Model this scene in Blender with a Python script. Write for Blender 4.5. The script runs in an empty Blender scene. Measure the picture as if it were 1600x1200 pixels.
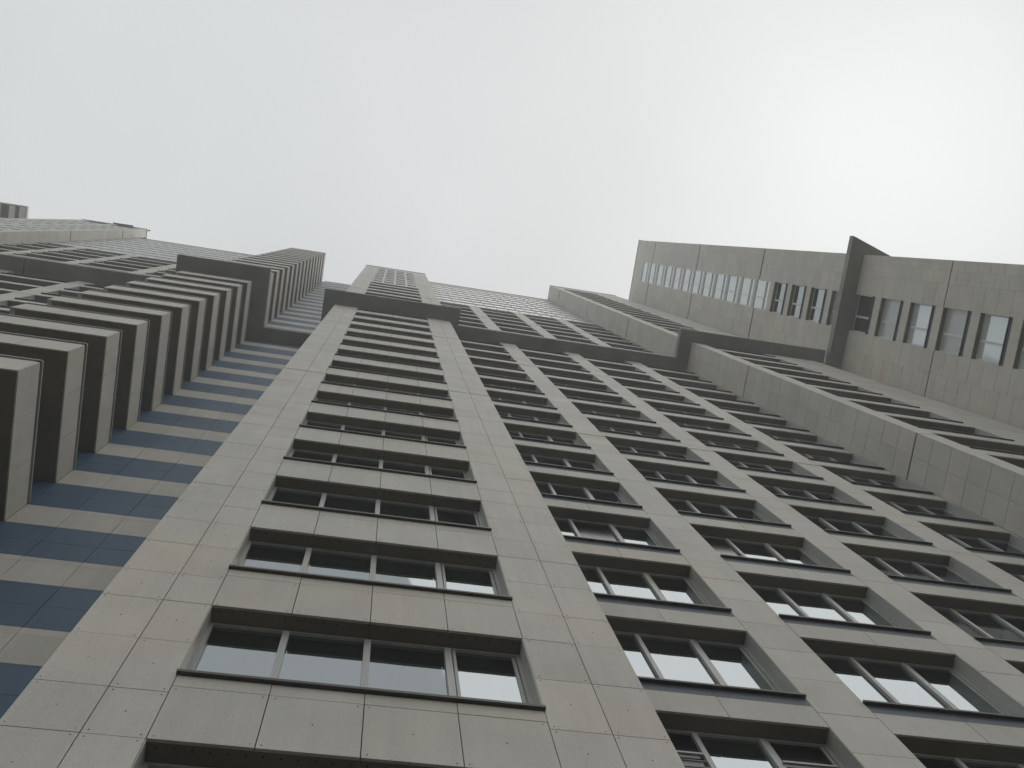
import bpy, bmesh, math, random
from mathutils import Matrix, Vector
random.seed(7)
scene = bpy.context.scene
COL = scene.collection

# ------------------------------------------------------------------ camera
EYE = 1.6
right = Vector((0.98184442, -0.15546948, -0.10867743))
down = Vector((0.13801836, 0.97854893, -0.15294743))
fwd = Vector((0.13012484, 0.1351711, 0.98224045))
cam_data = bpy.data.cameras.new("camera")
cam_data.sensor_width = 36.0
cam_data.lens = 1595.08 / 1600 * 36.0
cam_data.clip_start = 0.05
cam_data.clip_end = 3000
cam = bpy.data.objects.new("camera", cam_data)
COL.objects.link(cam)
m = Matrix((
    (right.x, -down.x, -fwd.x, 0),
    (right.y, -down.y, -fwd.y, 0),
    (right.z, -down.z, -fwd.z, EYE),
    (0, 0, 0, 1)))
cam.matrix_world = m
scene.camera = cam

# ------------------------------------------------------------------ world, sun, exposure
SUN_DIR = Vector((0.4418, -0.1393, 0.8862)).normalized()
world = bpy.data.worlds.new("World")
scene.world = world
world.use_nodes = True
wn, wl = world.node_tree.nodes, world.node_tree.links
wn.clear()
w_out = wn.new('ShaderNodeOutputWorld')
w_bg = wn.new('ShaderNodeBackground')
w_bg.inputs['Strength'].default_value = 0.1
sky = wn.new('ShaderNodeTexSky')
sky.sky_type = 'NISHITA'
sky.sun_disc = False
sky.sun_elevation = math.asin(SUN_DIR.z)
sky.sun_rotation = math.atan2(SUN_DIR.x, SUN_DIR.y)
sky.air_density = 1.5
sky.dust_density = 6.0
tc = wn.new('ShaderNodeTexCoord')
dot = wn.new('ShaderNodeVectorMath'); dot.operation = 'DOT_PRODUCT'
dot.inputs[1].default_value = SUN_DIR
wl.new(tc.outputs['Generated'], dot.inputs[0])
ramp = wn.new('ShaderNodeValToRGB')          # cloud deck: thinner and brighter round the hidden sun
ramp.color_ramp.interpolation = 'B_SPLINE'
els = ramp.color_ramp.elements
els[0].position = 0.0; els[0].color = (0.60, 0.63, 0.635, 1)
els[1].position = 1.0; els[1].color = (0.87, 0.90, 0.905, 1)
for p, c in ((0.70, (0.60, 0.63, 0.64, 1)), (0.86, (0.66, 0.675, 0.685, 1)), (0.93, (0.70, 0.71, 0.715, 1)), (0.975, (0.74, 0.755, 0.76, 1)), (0.990, (0.80, 0.82, 0.825, 1))):
    e = els.new(p); e.color = c
wl.new(dot.outputs['Value'], ramp.inputs[0])
nz = wn.new('ShaderNodeTexNoise'); nz.inputs['Scale'].default_value = 2.2
nz.inputs['Detail'].default_value = 4.0; nz.inputs['Roughness'].default_value = 0.45
wl.new(tc.outputs['Generated'], nz.inputs['Vector'])
mr = wn.new('ShaderNodeMapRange')
mr.inputs[1].default_value = 0.25; mr.inputs[2].default_value = 0.75
mr.inputs[3].default_value = 9.15; mr.inputs[4].default_value = 10.9
wl.new(nz.outputs['Fac'], mr.inputs[0])
sc = wn.new('ShaderNodeVectorMath'); sc.operation = 'SCALE'
wl.new(ramp.outputs['Color'], sc.inputs[0]); wl.new(mr.outputs[0], sc.inputs['Scale'])
mixw = wn.new('ShaderNodeMix'); mixw.data_type = 'RGBA'
mixw.inputs[0].default_value = 0.992
wl.new(sky.outputs['Color'], mixw.inputs[6]); wl.new(sc.outputs[0], mixw.inputs[7])
wl.new(mixw.outputs[2], w_bg.inputs['Color'])
wl.new(w_bg.outputs[0], w_out.inputs['Surface'])

sun_data = bpy.data.lights.new("sun", 'SUN')
sun_data.energy = 0.5
sun_data.angle = math.radians(50)
sun_data.color = (1.0, 0.97, 0.93)
sun = bpy.data.objects.new("sun", sun_data)
COL.objects.link(sun)
sun.rotation_euler = SUN_DIR.to_track_quat('Z', 'Y').to_euler()

HAZE = 0.0023
scene.render.engine = 'CYCLES'
scene.cycles.volume_bounces = 1
scene.view_settings.view_transform = 'Standard'
scene.view_settings.look = 'None'
scene.view_settings.exposure = 0.2
scene.view_settings.gamma = 1.0
scene.view_settings.use_curve_mapping = False

# ------------------------------------------------------------------ materials
def mat_panel(name, base, rough=0.6, speck=0.10, blotch=0.08, streak=0.05, spec=0.35):
    mt = bpy.data.materials.new(name); mt.use_nodes = True
    n, l = mt.node_tree.nodes, mt.node_tree.links
    b = n['Principled BSDF']
    b.inputs['Roughness'].default_value = rough
    b.inputs['Specular IOR Level'].default_value = spec
    geo = n.new('ShaderNodeNewGeometry')
    def noise(scale, detail, vec=None):
        t = n.new('ShaderNodeTexNoise'); t.inputs['Scale'].default_value = scale
        t.inputs['Detail'].default_value = detail
        l.new(vec or geo.outputs['Position'], t.inputs['Vector'])
        return t.outputs['Fac']
    mp = n.new('ShaderNodeMapping'); mp.inputs['Scale'].default_value = (1, 1, 0.08)
    l.new(geo.outputs['Position'], mp.inputs['Vector'])
    def centred(sock, amt):
        r = n.new('ShaderNodeMapRange')
        r.inputs[1].default_value = 0.25; r.inputs[2].default_value = 0.75
        r.inputs[3].default_value = -amt; r.inputs[4].default_value = amt
        l.new(sock, r.inputs[0]); return r.outputs[0]
    def add(a, b_):
        s = n.new('ShaderNodeMath'); s.operation = 'ADD'
        l.new(a, s.inputs[0])
        if isinstance(b_, float): s.inputs[1].default_value = b_
        else: l.new(b_, s.inputs[1])
        return s.outputs[0]
    v = add(centred(noise(55, 3), speck), centred(noise(0.9, 4), blotch))
    v = add(v, centred(noise(7, 3, mp.outputs[0]), streak))
    at = n.new('ShaderNodeAttribute'); at.attribute_name = 'tint'
    oi = n.new('ShaderNodeObjectInfo')
    sep = n.new('ShaderNodeSeparateColor'); l.new(oi.outputs['Color'], sep.inputs[0])
    v = add(v, at.outputs['Fac'])
    v = add(v, sep.outputs[0])            # single pieces carry their own shade of the batch
    hue = n.new('ShaderNodeMix'); hue.data_type = 'RGBA'
    l.new(centred(noise(0.35, 2), 1.0), hue.inputs[0])
    hue.inputs[6].default_value = (*base, 1)
    hue.inputs[7].default_value = (base[0] * 1.04, base[1], base[2] * 0.93, 1)
    s = n.new('ShaderNodeVectorMath'); s.operation = 'SCALE'
    l.new(hue.outputs[2], s.inputs[0]); l.new(v, s.inputs['Scale'])
    l.new(s.outputs[0], b.inputs['Base Color'])
    bp = n.new('ShaderNodeBump'); bp.inputs['Strength'].default_value = 0.12; bp.inputs['Distance'].default_value = 0.004
    l.new(noise(25, 4), bp.inputs['Height']); l.new(bp.outputs[0], b.inputs['Normal'])
    return mt
# object colour red channel = shade (1 by default), so every material scales round 1
WALL = mat_panel('fibre_cement_beige', (0.53, 0.505, 0.455))
SPAN = mat_panel('fibre_cement_sand', (0.51, 0.488, 0.436))
BLUE = mat_panel('fibre_cement_blue', (0.050, 0.100, 0.165), rough=0.55)
SLATE = mat_panel('slate_blue_flashing', (0.048, 0.066, 0.084), rough=0.5)
SOFF = mat_panel('soffit_board', (0.165, 0.148, 0.118), rough=0.7, blotch=0.2)  # much darker than the wall boards: underside shade put into the colour
CORN = mat_panel('cornice_board', (0.255, 0.26, 0.24), rough=0.7, blotch=0.16)
CORE = mat_panel('cavity_dark', (0.02, 0.019, 0.017), rough=0.9)
ALU = mat_panel('pale_aluminium', (0.42, 0.42, 0.40), rough=0.4, speck=0.02, blotch=0.05, streak=0.1, spec=0.5)
WHITE = mat_panel('white_frame', (0.62, 0.63, 0.62), rough=0.4, speck=0.02, blotch=0.05)
SILL = mat_panel('dark_sill_metal', (0.055, 0.05, 0.045), rough=0.45, blotch=0.2)
COPE = mat_panel('coping_metal', (0.40, 0.40, 0.38), rough=0.5)
ROOF = mat_panel('roof_felt', (0.12, 0.12, 0.12), rough=0.9)
BLACK = mat_panel('vent_black', (0.01, 0.01, 0.01), rough=0.9)
GROUND = mat_panel('paving_grey', (0.11, 0.108, 0.10), rough=0.9, blotch=0.3)

def mat_glass(name, base, ior, rough, wave=0.22):
    mt = bpy.data.materials.new(name); mt.use_nodes = True
    n, l = mt.node_tree.nodes, mt.node_tree.links
    b = n['Principled BSDF']
    b.inputs['Base Color'].default_value = (*base, 1)
    b.inputs['Roughness'].default_value = rough
    b.inputs['IOR'].default_value = ior
    b.inputs['Specular Tint'].default_value = (0.90, 0.97, 1.0, 1)
    geo = n.new('ShaderNodeNewGeometry')
    t = n.new('ShaderNodeTexNoise'); t.inputs['Scale'].default_value = 1.3; t.inputs['Detail'].default_value = 1
    l.new(geo.outputs['Position'], t.inputs['Vector'])
    bp = n.new('ShaderNodeBump'); bp.inputs['Strength'].default_value = wave; bp.inputs['Distance'].default_value = 0.01
    l.new(t.outputs['Fac'], bp.inputs['Height']); l.new(bp.outputs[0], b.inputs['Normal'])
    return mt
GLASS = mat_glass('window_glass', (0.012, 0.018, 0.017), 4.2, 0.03)
GLASSB = mat_glass('window_glass_blinds', (0.58, 0.62, 0.63), 3.2, 0.06)  # pale base paints in the bright sky mirrored by the side-wall panes
GLASSD = mat_glass('window_glass_dark', (0.035, 0.037, 0.04), 1.7, 0.08)
GLASSK = mat_glass('open_window_gloom', (0.008, 0.008, 0.008), 1.45, 0.2)
GLASSN = mat_glass('net_curtain_glass', (0.13, 0.135, 0.13), 2.4, 0.05)
GLASSL = mat_glass('lattice_window_glass', (0.16, 0.17, 0.17), 2.0, 0.2, 0.0)
GLASSF = mat_glass('high_window_glass', (0.42, 0.44, 0.44), 2.0, 0.3, 0.0)  # sky reflection of the flush upper panes painted as a pale base

# ------------------------------------------------------------------ geometry helpers
F3 = 3.0
def Z(n): return EYE + 8.115 + F3 * n
# a frame = (axis, plane): 'F' faces the camera side (-Y), 'R' faces +X, 'L' faces -X
def to_world(fr, u, o, z):
    a, p = fr
    if a == 'F': return (u, p - o, z)
    if a == 'R': return (p + o, u, z)
    return (p - o, u, z)
def wbox(fr, u0, u1, z0, z1, o0, o1):
    a = to_world(fr, u0, o0, z0); b = to_world(fr, u1, o1, z1)
    return tuple(min(a[i], b[i]) for i in range(3)), tuple(max(a[i], b[i]) for i in range(3))
QUADS = ((0, 3, 2, 1), (4, 5, 6, 7), (0, 1, 5, 4), (1, 2, 6, 5), (2, 3, 7, 6), (3, 0, 4, 7))
def corners(lo, hi):
    return [(lo[0], lo[1], lo[2]), (hi[0], lo[1], lo[2]), (hi[0], hi[1], lo[2]), (lo[0], hi[1], lo[2]),
            (lo[0], lo[1], hi[2]), (hi[0], lo[1], hi[2]), (hi[0], hi[1], hi[2]), (lo[0], hi[1], hi[2])]
class Acc:
    """many boxes (or free polygons) joined into one mesh"""
    def __init__(s): s.v = []; s.f = []; s.t = []
    def box(s, lo, hi, tint=0.0):
        k = len(s.v); s.v += corners(lo, hi)
        s.f += [tuple(i + k for i in q) for q in QUADS]; s.t += [tint] * 6
    def poly(s, vs, fs, tint=0.0):
        k = len(s.v); s.v += vs; s.f += [tuple(i + k for i in q) for q in fs]; s.t += [tint] * len(fs)
    def mesh(s, name, mt):
        me = bpy.data.meshes.new(name); me.from_pydata(s.v, [], s.f)
        a = me.attributes.new('tint', 'FLOAT', 'FACE'); a.data.foreach_set('value', s.t)
        me.materials.append(mt); me.update(); return me
    def build(s, name, mt, parent=None, loc=(0, 0, 0)):
        return link(name, s.mesh(name, mt), parent, loc)
def link(name, me, parent=None, loc=(0, 0, 0)):
    o = bpy.data.objects.new(name, me); COL.objects.link(o); o.location = loc
    if parent is not None:
        o.parent = parent
    return o
def thing(name, label, cat, loc=(0, 0, 0), group=None):
    o = bpy.data.objects.new(name, None); COL.objects.link(o); o.location = loc
    o['label'] = label; o['category'] = cat
    if group: o['group'] = group
    return o
def px(p):
    d = Vector((p[0], p[1], p[2] - EYE)); w = d.dot(fwd)
    if w <= 0.01: return None
    return 800 + 1595 * d.dot(right) / w, 600 + 1595 * d.dot(down) / w
def px_rect(lo, hi):
    q = [px(c) for c in corners(lo, hi)]
    if any(a is None for a in q): return None
    xs = [a[0] for a in q]; ys = [a[1] for a in q]
    return min(xs), min(ys), max(xs), max(ys)
def px_size(lo, hi):
    r = px_rect(lo, hi)
    if r is None: return 0, 0
    if r[2] < 0 or r[0] > 1600 or r[3] < 0 or r[1] > 1200: return 0, 0
    w = min(r[2], 1600) - max(r[0], 0); h = min(r[3], 1200) - max(r[1], 0)
    return w, h

TOWER = thing('apartment_tower', 'grey beige high-rise apartment block with stepped wings, blue striped bay and dark cornices', 'apartment building')
PIECES = {}     # kind -> list of (lo, hi, material)
def piece(kind, fr, u0, u1, z0, z1, mt, o0=-0.03, o1=0.0, gap=0.005, gu=None):
    jit = random.uniform(-0.0015, 0.0015)
    lo, hi = wbox(fr, u0 + (gap if gu is None else gu), u1 - (gap if gu is None else gu), z0 + gap, z1 - gap, o0, o1 + jit)
    PIECES.setdefault((kind, mt.name), []).append((lo, hi, mt))
CORES = {}
def core(kind, lo, hi, mt):
    CORES.setdefault((kind, mt.name), (Acc(), mt))[0].box(lo, hi, 0.0)
def cbox(kind, fr, u0, u1, z0, z1, o0, o1, mt):
    lo, hi = wbox(fr, u0, u1, z0, z1, o0, o1); core(kind, lo, hi, mt)

CORN_N = 14.82           # underside of the cornice, in floors
N_LOW = -3.2
G = 0.032                # half height of an expansion groove
def rows(levels, grooves, n0, n1):
    """panel rows between n0 and n1; big gap at grooves"""
    brk = [n0, n1]
    k = int(math.floor(n0)) - 1
    while k < n1 + 1:
        for f in levels:
            if n0 + 0.03 < k + f < n1 - 0.03: brk.append(k + f)
        k += 1
    brk = [b for b in brk if all(abs(b - g) > 0.13 for g in grooves) or b in (n0, n1)]
    brk += [g for g in grooves if n0 < g < n1]
    brk = sorted(set(brk))
    out = []
    for a, b in zip(brk[:-1], brk[1:]):
        za, zb = Z(a), Z(b)
        if a in grooves: za += G if a < 13 else G * 2.8
        if b in grooves: zb -= G if b < 13 else G * 2.8
        out.append((za, zb))
    return out
def panel_strip(fr, cols, levels, grooves, n0, n1, mt=None, kind='wall_panel', gap=0.005, gu=None):
    mt = mt or WALL
    for (za, zb) in rows(levels, grooves, n0, n1):
        for a, b in zip(cols[:-1], cols[1:]):
            piece(kind, fr, a, b, za, zb, mt, gap=gap, gu=gu)

# ------------------------------------------------------------------ windows
MESHC = {}
def local_mesh(key, boxes, mt):
    if key in MESHC: return MESHC[key]
    a = Acc()
    for lo, hi in boxes: a.box(lo, hi)
    MESHC[key] = a.mesh(key[0], mt); return MESHC[key]
def lb(fr, u0, u1, z0, z1, o0, o1):
    return wbox((fr[0], 0.0), u0, u1, z0, z1, o0, o1)
TINY = {}
def window(fr, u0, w, n_sill, n_head, splits, rec, fw=0.05, mw=0.07, sill=True, glass=None, frame=None, reveal=True, rails=(), double=False, force_tiny=False, vw=None, pane_glass=()):
    """splits = mullion centres measured from u0; rails = heights of horizontal bars"""
    glass = glass or GLASS; frame = frame or ALU
    h = (n_head - n_sill) * F3; z0 = Z(n_sill)
    lo, hi = wbox(fr, u0, u0 + w, z0, z0 + h, -rec, 0)
    wpx, hpx = px_size(lo, hi)
    k = (fr[0], round(w, 3), round(h, 3), round(rec, 3), tuple(splits), tuple(rails), fw, sill, frame.name, double)
    fb = []
    vf = fw if vw is None else vw
    f0, f1 = -rec - 0.02, -rec + 0.03
    fb += [lb(fr, 0, w, 0, fw, f0, f1), lb(fr, 0, w, h - fw * 0.7, h, f0, f1),
           lb(fr, 0, vf, fw, h - fw * 0.7, f0, f1), lb(fr, w - vf, w, fw, h - fw * 0.7, f0, f1)]
    if double:
        fb += [lb(fr, w - 2.0 * fw, w - 1.25 * fw, fw, h - fw * 0.7, f0, f1 - 0.02)]
    if reveal:
        fb += [lb(fr, 0, 0.008, 0, h, f1, -0.004), lb(fr, w - 0.008, w, 0, h, f1, -0.004)]
    mulls = [[lb(fr, s - mw / 2, s + mw / 2, fw, h - fw * 0.7, f0, f1 + 0.012)] for s in splits]
    if double and mulls:
        s = splits[-1]; mulls[-1].append(lb(fr, s + mw / 2 + 0.02, s + mw / 2 + 0.055, fw, h - fw * 0.7, f0, f1 - 0.01))
    bars = [lb(fr, 0 + fw, w - fw, r - 0.03, r + 0.03, f0 - 0.002, f1 + 0.006) for r in rails]
    edges = [0] + list(splits) + [w]
    panes = [lb(fr, a + 0.004, b - 0.004, 0.02, h - 0.02, -rec - 0.012, -rec - 0.004) for a, b in zip(edges[:-1], edges[1:])]
    sb = lb(fr, -0.01, w + 0.01, -0.045, 0.0, -rec, 0.045)
    sb2 = lb(fr, -0.01, w + 0.01, -0.075, -0.045, 0.0, 0.02)
    origin = to_world(fr, u0, 0, z0)
    if force_tiny or wpx < 10 or hpx < 3.5:
        for kk, mt, bxs in (('frame', frame, fb + sum(mulls, []) + bars), ('glass', glass, panes), ('sill', SILL, [sb] if sill else [])):
            acc = TINY.setdefault((kk, mt.name), (Acc(), mt))[0]
            for lo, hi in bxs:
                acc.box(tuple(lo[i] + origin[i] for i in range(3)), tuple(hi[i] + origin[i] for i in range(3)))
        return None
    win = link('window', local_mesh(('window',) + k, fb, frame), TOWER, origin)
    big = wpx > 34
    if big:
        for i, bx in enumerate(mulls):
            link('mullion', local_mesh(('mullion', i) + k, bx, frame), win)
        for i, bx in enumerate(panes):
            gl = pane_glass[i] if i < len(pane_glass) and pane_glass[i] else glass
            link('pane', local_mesh(('pane', i, gl.name) + k, [bx], gl), win)
        for i, bx in enumerate(bars):
            link('transom', local_mesh(('transom', i) + k, [bx], frame), win)
    else:
        if mulls or bars:
            link('mullions', local_mesh(('mullions',) + k, sum(mulls, []) + bars, frame), win)
        link('glazing', local_mesh(('glazing', glass.name) + k, panes, glass), win)
    if sill:
        s = link('sill', local_mesh(('sill',) + k, [sb], SILL), win)
    return win

# ------------------------------------------------------------------ heights of the parapets
TOP_BAY = (104.0 - 8.115) / 3; TOP_GRID = (103.6 - 8.115) / 3; TOP_R = (104.2 - 8.115) / 3
TOP_BLUE = (105.8 - 8.115) / 3; TOP_L1 = 31.0; TOP_L2 = (106.6 - 8.115) / 3; TOP_LG = (103.0 - 8.115) / 3
COR_T = 0.45             # cornice thickness (m)
def segs(top):           # wall is interrupted by the cornice
    return ((N_LOW, CORN_N), (CORN_N + COR_T / F3, top))
def nflo(top): return range(-3, int(top))

# ================================================================== central bay
BX0, BX1, BY = -2.64, 3.26, 4.448
WX0, WX1 = -1.46, 2.06
bay = ('F', BY)
gro = (6.99, 11.95, 19.85, 24.85, 29.7)
for n0, n1 in segs(TOP_BAY):
    panel_strip(bay, (BX0, -1.985, WX0), (0.0, .283, .65), gro, n0, n1)
    panel_strip(bay, (WX1, 2.68, BX1), (0.0, .283, .65), gro, n0, n1)
for a, b in ((BX0, WX0), (WX1, BX1)):
    cbox('wall_cavity', bay, a + 0.006, b - 0.006, 0, Z(TOP_BAY) - .02, -0.06, -0.032, CORE)
    cbox('wall_core', bay, a, b, 0, Z(TOP_BAY) - .01, -2.45, -0.062, SPAN)
for n in range(-3, 32):
    s = .415 if n < 23 else .30
    if n >= 31: s = TOP_BAY - 31
    if n > 22:
        jn = [WX0, -.58, .30, 1.19, WX1]
        for a, b in zip(jn[:-1], jn[1:]):
            piece('spandrel_panel', bay, a, b, Z(n), Z(n + s), WALL)
    elif not (n == 14):
        jn = [WX0, -.58, .30, 1.19, WX1]
        for a, b in zip(jn[:-1], jn[1:]):
            piece('spandrel_panel', bay, a, b, Z(n), Z(n + .325), SPAN)
            piece('spandrel_strip', bay, a, b, Z(n + .325), Z(n + s) - 0.046, SPAN, gap=0.004)
    z1 = Z(n + s) - 0.05
    if n == 14:
        z1 = Z(CORN_N)
        for a, b in zip([WX0, -.58, .30, 1.19], [-.58, .30, 1.19, WX1]):
            piece('spandrel_panel', bay, a, b, Z(n), Z(n + .4), SPAN)
        z1 = Z(n + .41)
    cbox('wall_cavity', bay, WX0 + .004, WX1 - .004, Z(n) + .029, z1, -0.05, -0.032, CORE)
    # soffit above the window, made of two boards, and the spandrel body
    for a, b in ((WX0, .30), (.30, WX1)):
        piece('soffit_panel', ('F', BY), a + .002, b - .002, Z(n) + .003, Z(n) + .027, SOFF, o0=-.26, o1=-0.0325, gap=.002)
    cbox('wall_core', bay, WX0 + .003, WX1 - .003, Z(n) + .034, z1, -0.30, -0.052, SPAN)
    if n + 1 < TOP_BAY and s < 1:
        if n < 23:
            window(bay, WX0, WX1 - WX0, n + s, n + 1, (.85, 1.76, 2.67), .235, double=True, mw=.075)
        else:
            window(bay, WX0, WX1 - WX0, n + s, n + 1, (.85, 1.76, 2.67), .05, fw=.09, mw=.15, frame=WHITE, glass=GLASSL, sill=False, reveal=False)
cbox('wall_core', bay, WX0, WX1, 0, Z(TOP_BAY) - .012, -2.44, -0.34, CORE)

# ================================================================== window grid right of the bay, and its mirror on the left
def grid_wall(plane, x0, x1, wins, top, gro, pier_levels, covered=(), flush_from=23, mid=True):
    fr = ('F', plane)
    edges = [x0] + [e for w in wins for e in w] + [x1]
    piers = list(zip(edges[0::2], edges[1::2]))
    for a, b in piers:
        if b - a < 0.05: continue
        for n0, n1 in ((N_LOW, CORN_N), (CORN_N + COR_T / F3, flush_from)):
            panel_strip(fr, (a, b), pier_levels, gro, n0, n1)
        cbox('wall_cavity', fr, a + .006, b - .006, 0, Z(flush_from) - .02, -0.06, -.032, CORE)
        cbox('wall_core', fr, a, b, 0, Z(flush_from) - .01, -.34, -.062, SPAN)
    for n in range(-3, int(top)):
        for a, b in wins:
            if n < flush_from:
                m_ = (a + b) / 2
                for p, q in ((a, m_), (m_, b)):
                    piece('spandrel_panel', fr, p, q, Z(n), Z(n + .185), SPAN)
                    piece('sill_band', fr, p, q, Z(n + .187), Z(n + .275) - .046, SLATE, gap=.003, o1=-.004)
                cbox('wall_cavity', fr, a + .004, b - .004, Z(n) + .029, Z(n + .275) - .05, -.05, -.032, CORE)
                piece('soffit_panel', fr, a + .002, b - .002, Z(n) + .003, Z(n) + .027, SOFF, o0=-.29, o1=-.0325, gap=.002)
                cbox('wall_core', fr, a + .003, b - .003, Z(n) + .034, Z(n + .275) - .05, -.33, -.052, SPAN)
                if n != 14:
                    g = GLASS
                    pg = [random.choice((GLASSD, GLASSK, GLASSN)) if random.random() < .10 else None for _ in range(3)]
                    rl3 = ()
                    if n == 0 and a < 10: pg = [GLASSK, None, GLASSK]; rl3 = ()
                    window(fr, a, b - a, n + .275, n + 1, (round((b - a) / 3, 3), round((b - a) * 2 / 3, 3)), .255, glass=g, double=True, mw=.065, pane_glass=pg, rails=rl3)
                    if n == 0 and a < 10:        # open sashes behind a guard rail
                        for c0, c1 in ((a + .05, a + (b - a) / 3 - .04), (a + (b - a) * 2 / 3 + .07, b - .1)):
                            gr_ = Acc()
                            gr_.box(*wbox(fr, c0, c1, Z(.275) + 1.60, Z(.275) + 1.635, -.235, -.205))
                            for q_ in range(1, 9):
                                zz = Z(.275) + 1.60 - .14 * q_
                                gr_.box(*wbox(fr, c0, c1, zz, zz + .009, -.23, -.215))
                            gr_.build('guard_rail', ALU, TOWER)
                else:
                    window(fr, a, b - a, n + .275, CORN_N, (round((b - a) / 3, 3), round((b - a) * 2 / 3, 3)), .255, double=True, mw=.065)
    # continuous glazed rows at the top
    n = flush_from
    k = int(round((x1 - x0) / 2.6)); st = (x1 - x0) / k
    while n + 1 < top:
        for i in range(k):
            a = x0 + st * i; b = a + st
            piece('spandrel_panel', fr, a, b, Z(n), Z(n + .24), WALL, gap=.004)
            window(fr, a, b - a, n + .24, n + 1, (round(st / 3, 3), round(st * 2 / 3, 3)), .04, fw=.08, mw=.02, vw=.012, frame=WHITE, glass=GLASSF, sill=False, reveal=False)
        cbox('wall_core', fr, x0 + .02, x1 - .02, Z(n), Z(n + .24) - .01, -.3, -.034, SPAN)
        n += 1
    for i in range(k):
        piece('spandrel_panel', fr, x0 + st * i, x0 + st * i + st, Z(n), Z(top), WALL)
    cbox('wall_core', fr, x0 + .02, x1 - .02, Z(n), Z(top) - .01, -.3, -.034, SPAN)
    cbox('wall_core', fr, x0 + .01, x1 - .01, 0, Z(top) - .015, -1.6, -.345, CORE)
GY = 5.155
grid_wall(GY, BX1 + .01, 16.12, [(3.43, 5.98), (6.80, 9.37), (10.17, 12.72), (13.54, 16.06)], TOP_GRID, (6.95, 11.95, 19.85), (.13, .47, .80))
LX = -24.7
grid_wall(GY, LX + .01, -9.9, [(-24.6, -22.60), (-21.90, -18.95), (-18.2, -15.17), (-14.37, -11.45)], TOP_LG, (6.95, 11.95, 19.85), (.13, .47, .80))

# ================================================================== blue striped wall
UY = 6.81
blue = ('F', UY)
ux = [-6.72, -5.75, -4.73, -3.71, BX0]
for n in range(-3, int(TOP_BLUE) + 1):
    for a, b in zip(ux[:-1], ux[1:]):
        if n == 14:
            piece('wall_panel', blue, a, b, Z(n), Z(n + .41), SPAN); piece('blue_panel', blue, a, b, Z(n + .41), Z(CORN_N), BLUE); continue
        piece('wall_panel', blue, a, b, Z(n + (0 if n != 15 else 0)), Z(n + .33), SPAN)
        piece('wall_strip', blue, a, b, Z(n + .33), Z(n + .41), SPAN, gap=.003)
        if n + .5 < TOP_BLUE:
            piece('blue_panel', blue, a, b, Z(n + .41), Z(n + .70), BLUE)
            piece('blue_panel', blue, a, b, Z(n + .70), Z(min(n + 1, TOP_BLUE)), BLUE)
for n in range(-3, 32):
    piece('blue_panel', blue, -7.90, -6.72, Z(n + .41), Z(n + 1) - .002, BLUE)
cbox('wall_cavity', blue, -7.9, BX0, 0, Z(TOP_BLUE) - .02, -.06, -.032, CORE)
cbox('wall_core', blue, -8.2, BX0 + .1, 0, Z(TOP_BLUE) - .02, -1.6, -.062, SPAN)

# ================================================================== banded balcony block (left)
LY = 3.83
s1 = ('R', -6.72); f1 = ('F', LY)
LXE = -10.1
for n in range(-3, int(TOP_L1) + 1):
    zt = Z(n + .40)
    if n == 14: pass
    hidden = (n == 15 and False)
    yj = [LY, 4.83, 5.82, UY]
    for a, b in zip(yj[:-1], yj[1:]):
        piece('balcony_panel', s1, a, b if b < UY else UY - .002, Z(n), zt, WALL)
    xj = [LXE, -8.97, -7.84, -6.751]
    for a, b in zip(xj[:-1], xj[1:]):
        piece('balcony_panel', f1, a, b, Z(n), zt, WALL)
    # body of the parapet and the slab
    cbox('wall_core', s1, LY + .035, UY, Z(n) + .03, zt - .01, -.14, -.034, SPAN)
    cbox('wall_core', f1, LXE, -6.90, Z(n) + .03, zt - .01, -.14, -.034, SPAN)
    cbox('wall_core', ('L', LXE), LY + .035, 5.02, Z(n) + .004, zt - .01, -.14, 0, SPAN)
    # soffit boards under the whole balcony, the structural slab above them
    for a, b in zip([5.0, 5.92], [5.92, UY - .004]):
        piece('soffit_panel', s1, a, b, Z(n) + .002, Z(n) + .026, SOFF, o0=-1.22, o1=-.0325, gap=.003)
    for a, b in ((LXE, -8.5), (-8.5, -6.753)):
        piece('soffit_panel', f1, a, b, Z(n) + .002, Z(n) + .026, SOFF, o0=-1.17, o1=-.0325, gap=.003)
    lo_, hi_ = (LXE + .01, LY + .05, Z(n) + .030), (-6.77, UY - .002, Z(n) + .25)
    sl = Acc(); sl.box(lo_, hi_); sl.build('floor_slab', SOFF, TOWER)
    # coping rail along the outer edge
    if n + .5 < TOP_L1:
        for fr_, a, b in ((s1, LY - .012, UY - .003), (f1, LXE, -6.718)):
            lo_, hi_ = wbox(fr_, a, b, zt + .07, zt + .115, -.08, .03)
            rl_ = Acc(); rl_.box(lo_, hi_); rl_.build('coping_rail', ALU, TOWER)
            cbox('coping_base', fr_, a + .03, b - .03, zt - .008, zt + .069, -.07, -.03, BLACK)  # black strip painted in for the shaded gap under the rail
        # glazed balcony doors at the back
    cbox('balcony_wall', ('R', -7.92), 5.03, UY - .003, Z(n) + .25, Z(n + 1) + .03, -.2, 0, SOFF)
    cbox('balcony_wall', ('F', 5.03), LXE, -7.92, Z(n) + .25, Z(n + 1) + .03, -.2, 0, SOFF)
cbox('wall_core', f1, LXE + .01, -8.12, 0, Z(TOP_L1) - .6, -3.2, -1.42, CORE)
# roof slab of the block
core('roof_slab', (LXE - .03, LY - .03, Z(TOP_L1 + .42)), (-6.69, UY + .8, Z(TOP_L1 + .42) + .2), COPE)

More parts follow.
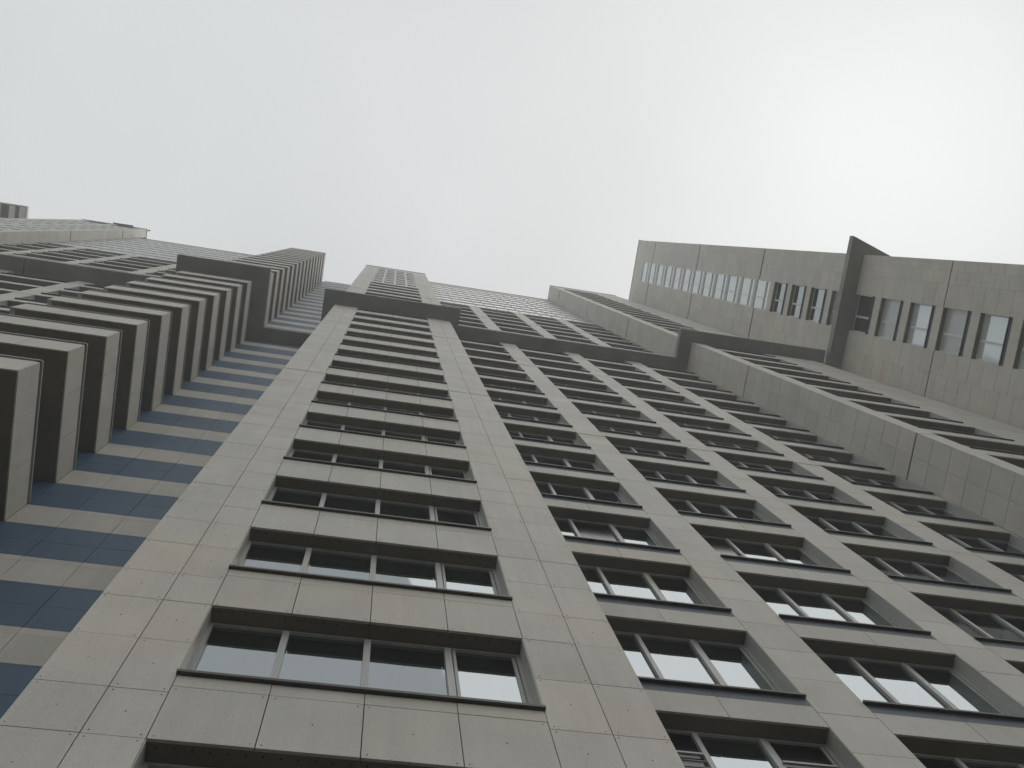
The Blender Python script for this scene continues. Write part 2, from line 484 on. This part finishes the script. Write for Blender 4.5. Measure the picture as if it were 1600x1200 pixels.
# ================================================================== right wing, inner step
RX = 16.13; RY = 3.69; REND = 23.05
r1s = ('L', RX); r1f = ('F', RY)
gr = (6.82, 11.82, 19.82, 24.82, 29.85)
rl = (0.15, 0.487, 0.82)
for n0, n1 in segs(TOP_R):
    panel_strip(r1s, (RY, 4.41, GY - .002), rl, gr, n0, n1, gap=.008, gu=.003)
cbox('wall_cavity', r1s, RY + .032, GY + .3, 0, Z(TOP_R) - .02, -.06, -.032, CORE)
cbox('wall_core', r1s, RY + .066, 7.5, 0, Z(TOP_R) - .03, -.72, -.062, SPAN)
RW0, RW1 = 16.88, 20.16
for n0, n1 in segs(TOP_R):
    panel_strip(r1f, (RX + .031, RW0), rl, gr, n0, n1)
    panel_strip(r1f, (RW1, 21.6, REND), rl, gr, n0, n1)
    panel_strip(('F', 3.94), (REND + .004, 24.57), rl, gr, n0, n1)
cbox('wall_cavity', r1f, RX + .07, RW0 - .006, 0, Z(TOP_R) - .02, -.06, -.032, CORE)
cbox('wall_cavity', r1f, RW1 + .006, REND - .006, 0, Z(TOP_R) - .02, -.06, -.032, CORE)
cbox('wall_cavity', ('F', 3.94), REND, 24.57, 0, Z(TOP_R) - .02, -.06, -.032, CORE)
cbox('wall_core', r1f, RW1, REND, 0, Z(TOP_R) - .03, -3.5, -.062, SPAN)
cbox('wall_core', ('F', 3.94), REND, 24.6, 0, Z(TOP_R) - .03, -3.5, -.062, SPAN)
for n in range(-3, int(TOP_R)):
    jn = [RW0, 17.98, 19.07, RW1]
    s = .27 if n < 31 else 1
    for a, b in zip(jn[:-1], jn[1:]):
        piece('spandrel_panel', r1f, a, b, Z(n), Z(n + (.185 if n < 31 else 1)), SPAN)
    cbox('wall_cavity', r1f, RW0 + .004, RW1 - .004, Z(n) + .029, Z(n + s) - .05, -.05, -.032, CORE)
    if n < 31: piece('sill_band', r1f, RW0, RW1, Z(n + .187), Z(n + .27) - .046, SPAN, gap=.003, o1=-.004)
    piece('soffit_panel', r1f, RW0 + .002, RW1 - .002, Z(n) + .003, Z(n) + .027, SOFF, o0=-.29, o1=-.0325, gap=.002)
    cbox('wall_core', r1f, RW0 + .003, RW1 - .003, Z(n) + .034, Z(n + s) - .05, -.33, -.052, SPAN)
    if n < 31:
        window(r1f, RW0, RW1 - RW0, n + s, n + 1 if n != 14 else CORN_N, (1.1, 2.19), .27)
cbox('wall_core', r1f, RW0, RW1, 0, Z(TOP_R) - .03, -3.4, -.345, CORE)

# ================================================================== right wing, outer block (side wall with the window column)
QX = 24.6; QY0, QY1 = -2.32, 3.94
TOP_Q = (104.45 - 8.115) / 3
q = ('L', QX)
WQ0, WQ1 = -.20, 1.78
rq = (.14, .48, .82)
grq = (6.82, 11.83, 19.81, 24.83, 29.8)
for n0, n1 in segs(TOP_Q):
    for cols, lv in (((QY0, -1.83), rq), ((-1.83, -1.25), (.31, .65, .98)), ((-1.25, WQ0), rq), ((WQ1, 2.85), rq), ((2.85, QY1), (.31, .65, .98))):
        panel_strip(q, cols, lv, grq, n0, n1, gap=.009, gu=.0025)
for a, b in ((QY0 + .032, WQ0 - .006), (WQ1 + .006, QY1)):
    cbox('wall_cavity', q, a, b, 0, Z(TOP_Q) - .02, -.06, -.032, CORE)
for a, b in ((QY0 + .035, WQ0), (WQ1, QY1 + 3)):
    cbox('wall_core', q, a, b, 0, Z(TOP_Q) - .03, -1.0, -.062, SPAN)
row_glass = {10: GLASSB, 11: GLASSF, 12: GLASSB, 13: GLASSF, 14: GLASSD, 15: GLASSF}  # glass per floor; the pale ones carry painted sky reflection
for n in range(-3, int(TOP_Q)):
    flush = n >= 19
    s0, s1_ = (.13, .83) if not flush else (.08, .92)
    if n >= 31: s0 = s1_ = .92
    # panel between windows n-1 and n
    below = Z(n - 1 + (.83 if n - 1 < 19 else .92))
    base = Z(n + (.05 if not flush else .08)) if n < 31 else Z(TOP_Q)
    if n in (15,):
        below = Z(CORN_N) + COR_T
    mid = (WQ0 + WQ1) / 2
    for a, b in ((WQ0, mid), (mid, WQ1)):
        piece('spandrel_panel', q, a, b, below, base, WALL)
        if not flush: piece('sill_band', q, a, b, Z(n + .052), Z(n + .13) - .046, SLATE, gap=.003, o1=-.004)
    cbox('wall_core', q, WQ0 + .003, WQ1 - .003, below + .034, Z(n + s0) - .05 if n < 31 else Z(TOP_Q) - .05, -.33, -.034, SPAN)
    piece('soffit_panel', q, WQ0 + .002, WQ1 - .002, below + .006, below + .03, SOFF, o0=-.30, o1=-.032, gap=.002)
    if n >= 31: break
    head = s1_ if n != 14 else CORN_N - 14
    if not flush:
        window(q, WQ0, WQ1 - WQ0, n + s0, n + head, (1.17,), .25, mw=.11, fw=.06, frame=WHITE, glass=row_glass.get(n, random.choice([GLASS, GLASSB, GLASSF])), rails=(.12,))
    else:
        window(q, WQ0, WQ1 - WQ0, n + s0, n + head, (1.17,), .05, fw=.07, mw=.06, frame=WHITE, glass=GLASSB, sill=False, reveal=False, rails=(.62, .8))
cbox('wall_core', q, WQ0, WQ1, 0, Z(TOP_Q) - .03, -1.0, -.345, CORE)
qf = ('F', QY0)
cbox('wall_cavity', qf, QX + .07, 31, 0, Z(TOP_Q) - .02, -.06, -.032, CORE)
for n0, n1 in segs(TOP_Q):
    panel_strip(qf, (QX + .031, 25.9, 27.2, 28.5, 29.8, 31), rq, grq, n0, n1)
core('wall_core', (25.62, QY0 + .062, 0), (31, QY1 + 3, Z(TOP_Q) - .04), SPAN)

# ================================================================== left wing, outer step
L2Y = 4.35
l2s = ('R', LX); l2f = ('F', L2Y)
for n0, n1 in segs(TOP_L2):
    panel_strip(l2s, (L2Y, GY - .002), rl, gr, n0, n1)
    panel_strip(l2f, (-30.9, -30.2), rl, gr, n0, n1)
    panel_strip(l2f, (-28.1, -27.5), rl, gr, n0, n1)
    panel_strip(l2f, (-25.4, LX - .031), rl, gr, n0, n1)
cbox('wall_cavity', l2s, L2Y + .07, GY + .3, 0, Z(TOP_L2) - .02, -.06, -.032, CORE)
cbox('wall_core', l2s, L2Y + .07, 7.5, 0, Z(TOP_L2) - .03, -.6, -.062, SPAN)
for a, b in ((-30.9, -30.2), (-28.1, -27.5), (-25.4, LX - .07)):
    cbox('wall_cavity', l2f, a + .006, b - .006, 0, Z(TOP_L2) - .02, -.06, -.032, CORE)
    cbox('wall_core', l2f, a, b, 0, Z(TOP_L2) - .03, -3, -.062, SPAN)
for n in range(-3, int(TOP_L2)):
    for a, b in ((-30.2, -28.1), (-27.5, -25.4)):
        sp_ = .30 if n + 1 < TOP_L2 - .2 else TOP_L2 - n
        piece('spandrel_panel', l2f, a, b, Z(n), Z(n + sp_), WALL)
        cbox('wall_core', l2f, a + .003, b - .003, Z(n) + .034, Z(n + sp_) - .05, -.33, -.034, SPAN)
        piece('soffit_panel', l2f, a + .002, b - .002, Z(n) + .006, Z(n) + .03, SOFF, o0=-.33, o1=-.032, gap=.002)
        if n + 1 < TOP_L2 - .2:
            if n < 21: window(l2f, a, b - a, n + .3, n + 1, (.7, 1.4), .25)
            else: window(l2f, a, b - a, n + .3, n + 1, (.7, 1.4), .05, fw=.08, mw=.1, frame=WHITE, glass=GLASSF, sill=False, reveal=False)
        cbox('wall_core', l2f, a, b, Z(n), Z(n + 1), -3, -.345, CORE)

# ================================================================== cornices
def prism(name, outline, z0, z1, mt, label=None):
    bm = bmesh.new()
    lo = [bm.verts.new((x, y, z0)) for x, y in outline]; hi = [bm.verts.new((x, y, z1)) for x, y in outline]
    bm.faces.new(lo[::-1]); bm.faces.new(hi)
    k = len(lo)
    for i in range(k): bm.faces.new((lo[i], lo[(i + 1) % k], hi[(i + 1) % k], hi[i]))
    bmesh.ops.recalc_face_normals(bm, faces=bm.faces)
    bmesh.ops.triangulate(bm, faces=[f for f in bm.faces if len(f.verts) > 4])
    me = bpy.data.meshes.new(name); bm.to_mesh(me); bm.free()
    me.materials.append(mt)
    o = link(name, me, TOWER)
    if label: o['label'] = label
    return o
cz0, cz1 = Z(CORN_N), Z(CORN_N) + COR_T
prism('cornice', [(-3.24, 6.9), (-3.24, 3.73), (3.73, 3.73), (3.73, 4.60), (15.44, 4.60), (15.44, 3.05), (23.57, 3.05), (23.57, 4.1),
                  (16.3, 4.1), (16.3, 5.4), (3.0, 5.4), (3.0, 4.7), (-2.4, 4.7), (-2.4, 6.9)], cz0, cz1, CORN,
      'long grey cornice wrapping the window grid and the centre bay')
prism('cornice', [(-3.26, 6.13), (-6.03, 6.13), (-6.03, 3.13), (-10.6, 3.13), (-10.6, 4.42), (-17.74, 4.42), (-17.74, 5.4), (-9.8, 5.4),
                  (-9.8, 4.1), (-7.0, 4.1), (-7.0, 7.0), (-3.26, 7.0)], cz0, cz1, CORN, 'dark cornice stepping round the banded balcony block')
prism('cornice', [(-17.78, 5.4), (-17.78, 4.42), (-24.1, 4.42), (-24.1, 3.6), (-31.5, 3.6), (-31.5, 4.6), (-24.9, 4.6), (-24.9, 5.4)], cz0, cz1, CORN)
prism('cornice', [(23.82, 4.1), (23.82, -3.2), (28.5, -1.70), (24.9, -1.70), (24.9, 4.1)], cz0, cz1, CORN,
      'grey cornice fin jutting out past the right-hand wing')
# parapet copings
def coping(x0, y0, x1, y1, n):
    a = Acc(); a.box((x0, y0, Z(n)), (x1, y1, Z(n) + .12)); a.build('parapet_coping', COPE, TOWER)
coping(BX0 - .04, BY - .05, BX1 + .04, 6.9, TOP_BAY)
coping(BX1 + .045, GY - .05, RX - .05, 6.8, TOP_GRID)
coping(LX + .05, GY - .05, LXE - .05, 6.8, TOP_LG)
coping(-6.66, UY - .05, BX0 - .045, 8.4, TOP_BLUE)
coping(RX - .04, RY - .05, REND + .04, 7.2, TOP_R)
coping(QX - .04, QY0 - .05, 31, QY1 + 3, TOP_Q)
coping(-30.95, L2Y - .05, LX + .04, 7.4, TOP_L2)

# ------------------------------------------------------------------ rivets and vent holes close to the viewer
riv = Acc()
def disc(acc, fr, u, z, o, r):
    k = 6
    vs = [to_world(fr, u + r * math.cos(i * math.tau / k), o, z + r * math.sin(i * math.tau / k)) for i in range(k)]
    vt = [to_world(fr, u + r * math.cos(i * math.tau / k), o - .006, z + r * math.sin(i * math.tau / k)) for i in range(k)]
    acc.poly(vs + vt, [tuple(range(k))] + [(i, (i + 1) % k, (i + 1) % k + k, i + k) for i in range(k)])
for (kind, _), lst in PIECES.items():
    if kind not in ('wall_panel', 'spandrel_panel', 'blue_panel'): continue
    for lo, hi, mt in lst:
        if abs(lo[1] - (BY - 0.0)) > 0.05 or hi[2] > Z(3.2) or hi[2] < Z(-.7): continue
        for u in (lo[0] + .05, hi[0] - .05):
            for z in (lo[2] + .05, hi[2] - .05):
                if random.random() < .85: disc(riv, bay, u + random.uniform(-.008, .008), z + random.uniform(-.008, .008), .0035, .0065)
        if random.random() < .8: disc(riv, bay, (lo[0] + hi[0]) / 2 + random.uniform(-.02, .02), (lo[2] + hi[2]) / 2, .0035, .0065)
o = riv.build('rivets', SILL, TOWER); o['kind'] = 'stuff'
vent = Acc()
for n in range(0, 5):
    u = WX0 + .09
    while u < WX1 - .05:
        k = 6; r = .009
        y = BY + .075; z = Z(n) + .0045
        vs = [(u + r * math.cos(i * math.tau / k), y + r * math.sin(i * math.tau / k), z - .003) for i in range(k)]
        vt = [(a, b, c + .006) for a, b, c in vs]
        vent.poly(vs + vt, [tuple(range(k))] + [(i, (i + 1) % k, (i + 1) % k + k, i + k) for i in range(k)])
        u += .145
o = vent.build('vent_holes', BLACK, TOWER); o['kind'] = 'stuff'

# ------------------------------------------------------------------ turn the pieces into objects
UNIT = {}
def unit(mt, kind):
    if (kind, mt.name) not in UNIT:
        a = Acc(); a.box((0, 0, 0), (1, 1, 1)); UNIT[(kind, mt.name)] = a.mesh(kind, mt)
    return UNIT[(kind, mt.name)]
bykind = {}
for (kind, _), lst in PIECES.items(): bykind.setdefault(kind, []).extend(lst)
for kind, lst in bykind.items():
    sized = []
    for lo, hi, mt in lst:
        w, h = px_size(lo, hi); sized.append((w * h, max(w, h) >= 10 and min(w, h) >= 2.5, lo, hi, mt))
    sized.sort(key=lambda t: -t[0])
    rest = {}
    c = 0
    for area, big, lo, hi, mt in sized:
        shade = random.gauss(0, .03)
        if big and c < 295:
            ob = link(kind, unit(mt, kind), TOWER, lo)
            ob.scale = tuple(hi[i] - lo[i] for i in range(3))
            ob.color = (1 + shade, 1, 1, 1); c += 1
        else:
            rest.setdefault(mt.name, (Acc(), mt))[0].box(lo, hi, shade)
    for nm, (acc, mt) in rest.items():
        o = acc.build({'wall_panel': 'small_wall_panels', 'spandrel_panel': 'small_spandrel_panels', 'blue_panel': 'small_blue_panels',
                       'balcony_panel': 'small_balcony_panels', 'soffit_panel': 'small_soffit_panels', 'sill_band': 'small_sill_bands',
                       'spandrel_strip': 'small_spandrel_strips', 'wall_strip': 'small_wall_strips'}[kind], mt, TOWER)
        o['kind'] = 'stuff'
for (kind, nm), (acc, mt) in CORES.items():
    o = acc.build(kind, mt, TOWER)
for (kind, nm), (acc, mt) in TINY.items():
    o = acc.build({'frame': 'small_window_frames', 'glass': 'small_window_panes', 'sill': 'small_window_sills'}[kind], mt, TOWER)
    o['kind'] = 'stuff'

# ------------------------------------------------------------------ air conditioner units on two balconies
def ac_unit(y, n, label):
    x = -7.30
    z = Z(n)
    t = thing('air_conditioner', label, 'air conditioner', (x, y, z), 'outdoor air conditioner units on the banded balconies')
    a = Acc(); a.box((-.13, -.32, 0), (.13, .32, .48)); c = a.build('casing', WHITE, t)
    a = Acc()
    k = 20
    for r0, r1 in ((.17, .19), (.11, .12), (.05, .06)):
        vs = []
        for i in range(k):
            cs, sn = math.cos(i * math.tau / k), math.sin(i * math.tau / k)
            vs += [(.131, -.06 + r0 * cs, .24 + r0 * sn), (.131, -.06 + r1 * cs, .24 + r1 * sn), (.145, -.06 + r0 * cs, .24 + r0 * sn), (.145, -.06 + r1 * cs, .24 + r1 * sn)]
        fs = []
        for i in range(k):
            j = (i + 1) % k
            fs += [(4 * i + 2, 4 * i + 3, 4 * j + 3, 4 * j + 2), (4 * i + 1, 4 * j + 1, 4 * j + 3, 4 * i + 3), (4 * i, 4 * i + 2, 4 * j + 2, 4 * j)]
        a.poly(vs, fs)
    a.build('fan_grille', SILL, t)
    a = Acc()
    for yy in (-.22, .2): a.box((-.62, yy, -.05), (.15, yy + .03, -.005))
    a.build('bracket', SILL, t)
ac_unit(6.42, 5.50, 'pale outdoor air conditioner unit on a lower band of the striped balconies, nearer the viewer')
ac_unit(6.46, 11.52, 'small pale air conditioner unit on a balcony high in the banded block, under the cornice')

# floodlight at the parapet corner of the far left wing
t = thing('roof_floodlight', 'small dark floodlight on the roof corner of the far left wing', 'floodlight', (-24.62, 4.5, Z(TOP_L2) + .12))
a = Acc(); a.box((-.03, -.03, 0), (.03, .03, .25)); a.build('post', SILL, t)
a = Acc(); a.box((-.05, -.12, .25), (.15, .0, .32));  a.build('lamp_head', SILL, t)
t = thing('roof_hatch', 'low dark hatch standing on the roof edge of the far left wing', 'roof hatch', (-27.1, 4.6, Z(TOP_L2) + .12))
a = Acc(); a.box((-.9, -.35, 0), (.9, .6, .25)); a.build('curb', SILL, t)
a = Acc(); a.box((-.97, -.42, .25), (.97, .67, .29)); a.build('lid', SILL, t)

# ------------------------------------------------------------------ neighbouring tower top-left with a slatted roof canopy
FT = thing('neighbouring_tower', 'pale tower at the far left edge with a slatted canopy over its roof', 'apartment building', (-41, 4, 0))
fx, fy = 41, -4
def fpart(name, boxes, mt):
    a = Acc()
    for lo, hi in boxes: a.box((lo[0] + fx, lo[1] + fy, lo[2]), (hi[0] + fx, hi[1] + fy, hi[2]))
    return a.build(name, mt, FT)
fpart('wall', [((-47, 6.2, 0), (-38.2, 12, 109))], WALL)
for i in range(3):
    pass
for n in range(0, 32):
    for x in (-46, -43.4, -40.8):
        if n % 1 == 0 and n > 24:
            wdw = fpart('window', [((x, 6.15, Z(n + .3)), (x + 1.9, 6.19, Z(n + .9)))], WHITE)
            a = Acc(); a.box((x + .08 + fx, 6.13 + fy, Z(n + .3) + .08), (x + 1.82 + fx, 6.149 + fy, Z(n + .9) - .08)); a.build('pane', GLASSF, wdw)
cz = EYE + 110.0
fpart('canopy_frame', [((-47, 4.02, cz), (-37.36, 4.16, cz + .5)), ((-47, 5.5, cz), (-37.36, 6.6, cz + .5)), ((-37.5, 4.162, cz + .01), (-37.36, 5.498, cz + .49))], COPE)
x = -46.7
for x in (-46.6, -45.0, -43.4, -41.83, -40.25, -38.80):
    a = Acc(); a.box((x - .28 + fx, 4.17 + fy, cz + .02), (x + .28 + fx, 5.49 + fy, cz + .40)); a.build('slat', WHITE, FT)
a = Acc(); a.box((-38.1 + fx, 4.17 + fy, cz + .02), (-37.51 + fx, 5.49 + fy, cz + .4)); a.build('slat', WHITE, FT)
fpart('canopy_roof', [((-47, 4.03, cz + .52), (-37.4, 6.5, cz + .6))], SILL)
fpart('post', [((-46.5, 6.25, 109.0), (-46.2, 6.55, cz)), ((-38.6, 6.25, 109.0), (-38.3, 6.55, cz))], COPE)

# ------------------------------------------------------------------ ground
a = Acc(); a.poly([(-260, -260, 0), (260, -260, 0), (260, 260, 0), (-260, 260, 0)], [(0, 1, 2, 3)])
g = a.build('ground', GROUND); g['kind'] = 'structure'
# ------------------------------------------------------------------ air
hz = bpy.data.materials.new('haze_air'); hz.use_nodes = True
hn = hz.node_tree.nodes; hn.clear()
ho = hn.new('ShaderNodeOutputMaterial'); hv = hn.new('ShaderNodeVolumePrincipled')
hv.inputs['Color'].default_value = (0.98, 0.98, 0.975, 1)
hv.inputs['Density'].default_value = HAZE
hv.inputs['Anisotropy'].default_value = 0.25
hz.node_tree.links.new(hv.outputs[0], ho.inputs['Volume'])
a = Acc(); a.box((-262, -262, -1.0), (262, 262, 113.5)); h = a.build('haze', hz); h['kind'] = 'stuff'
print('objects', len(bpy.data.objects))
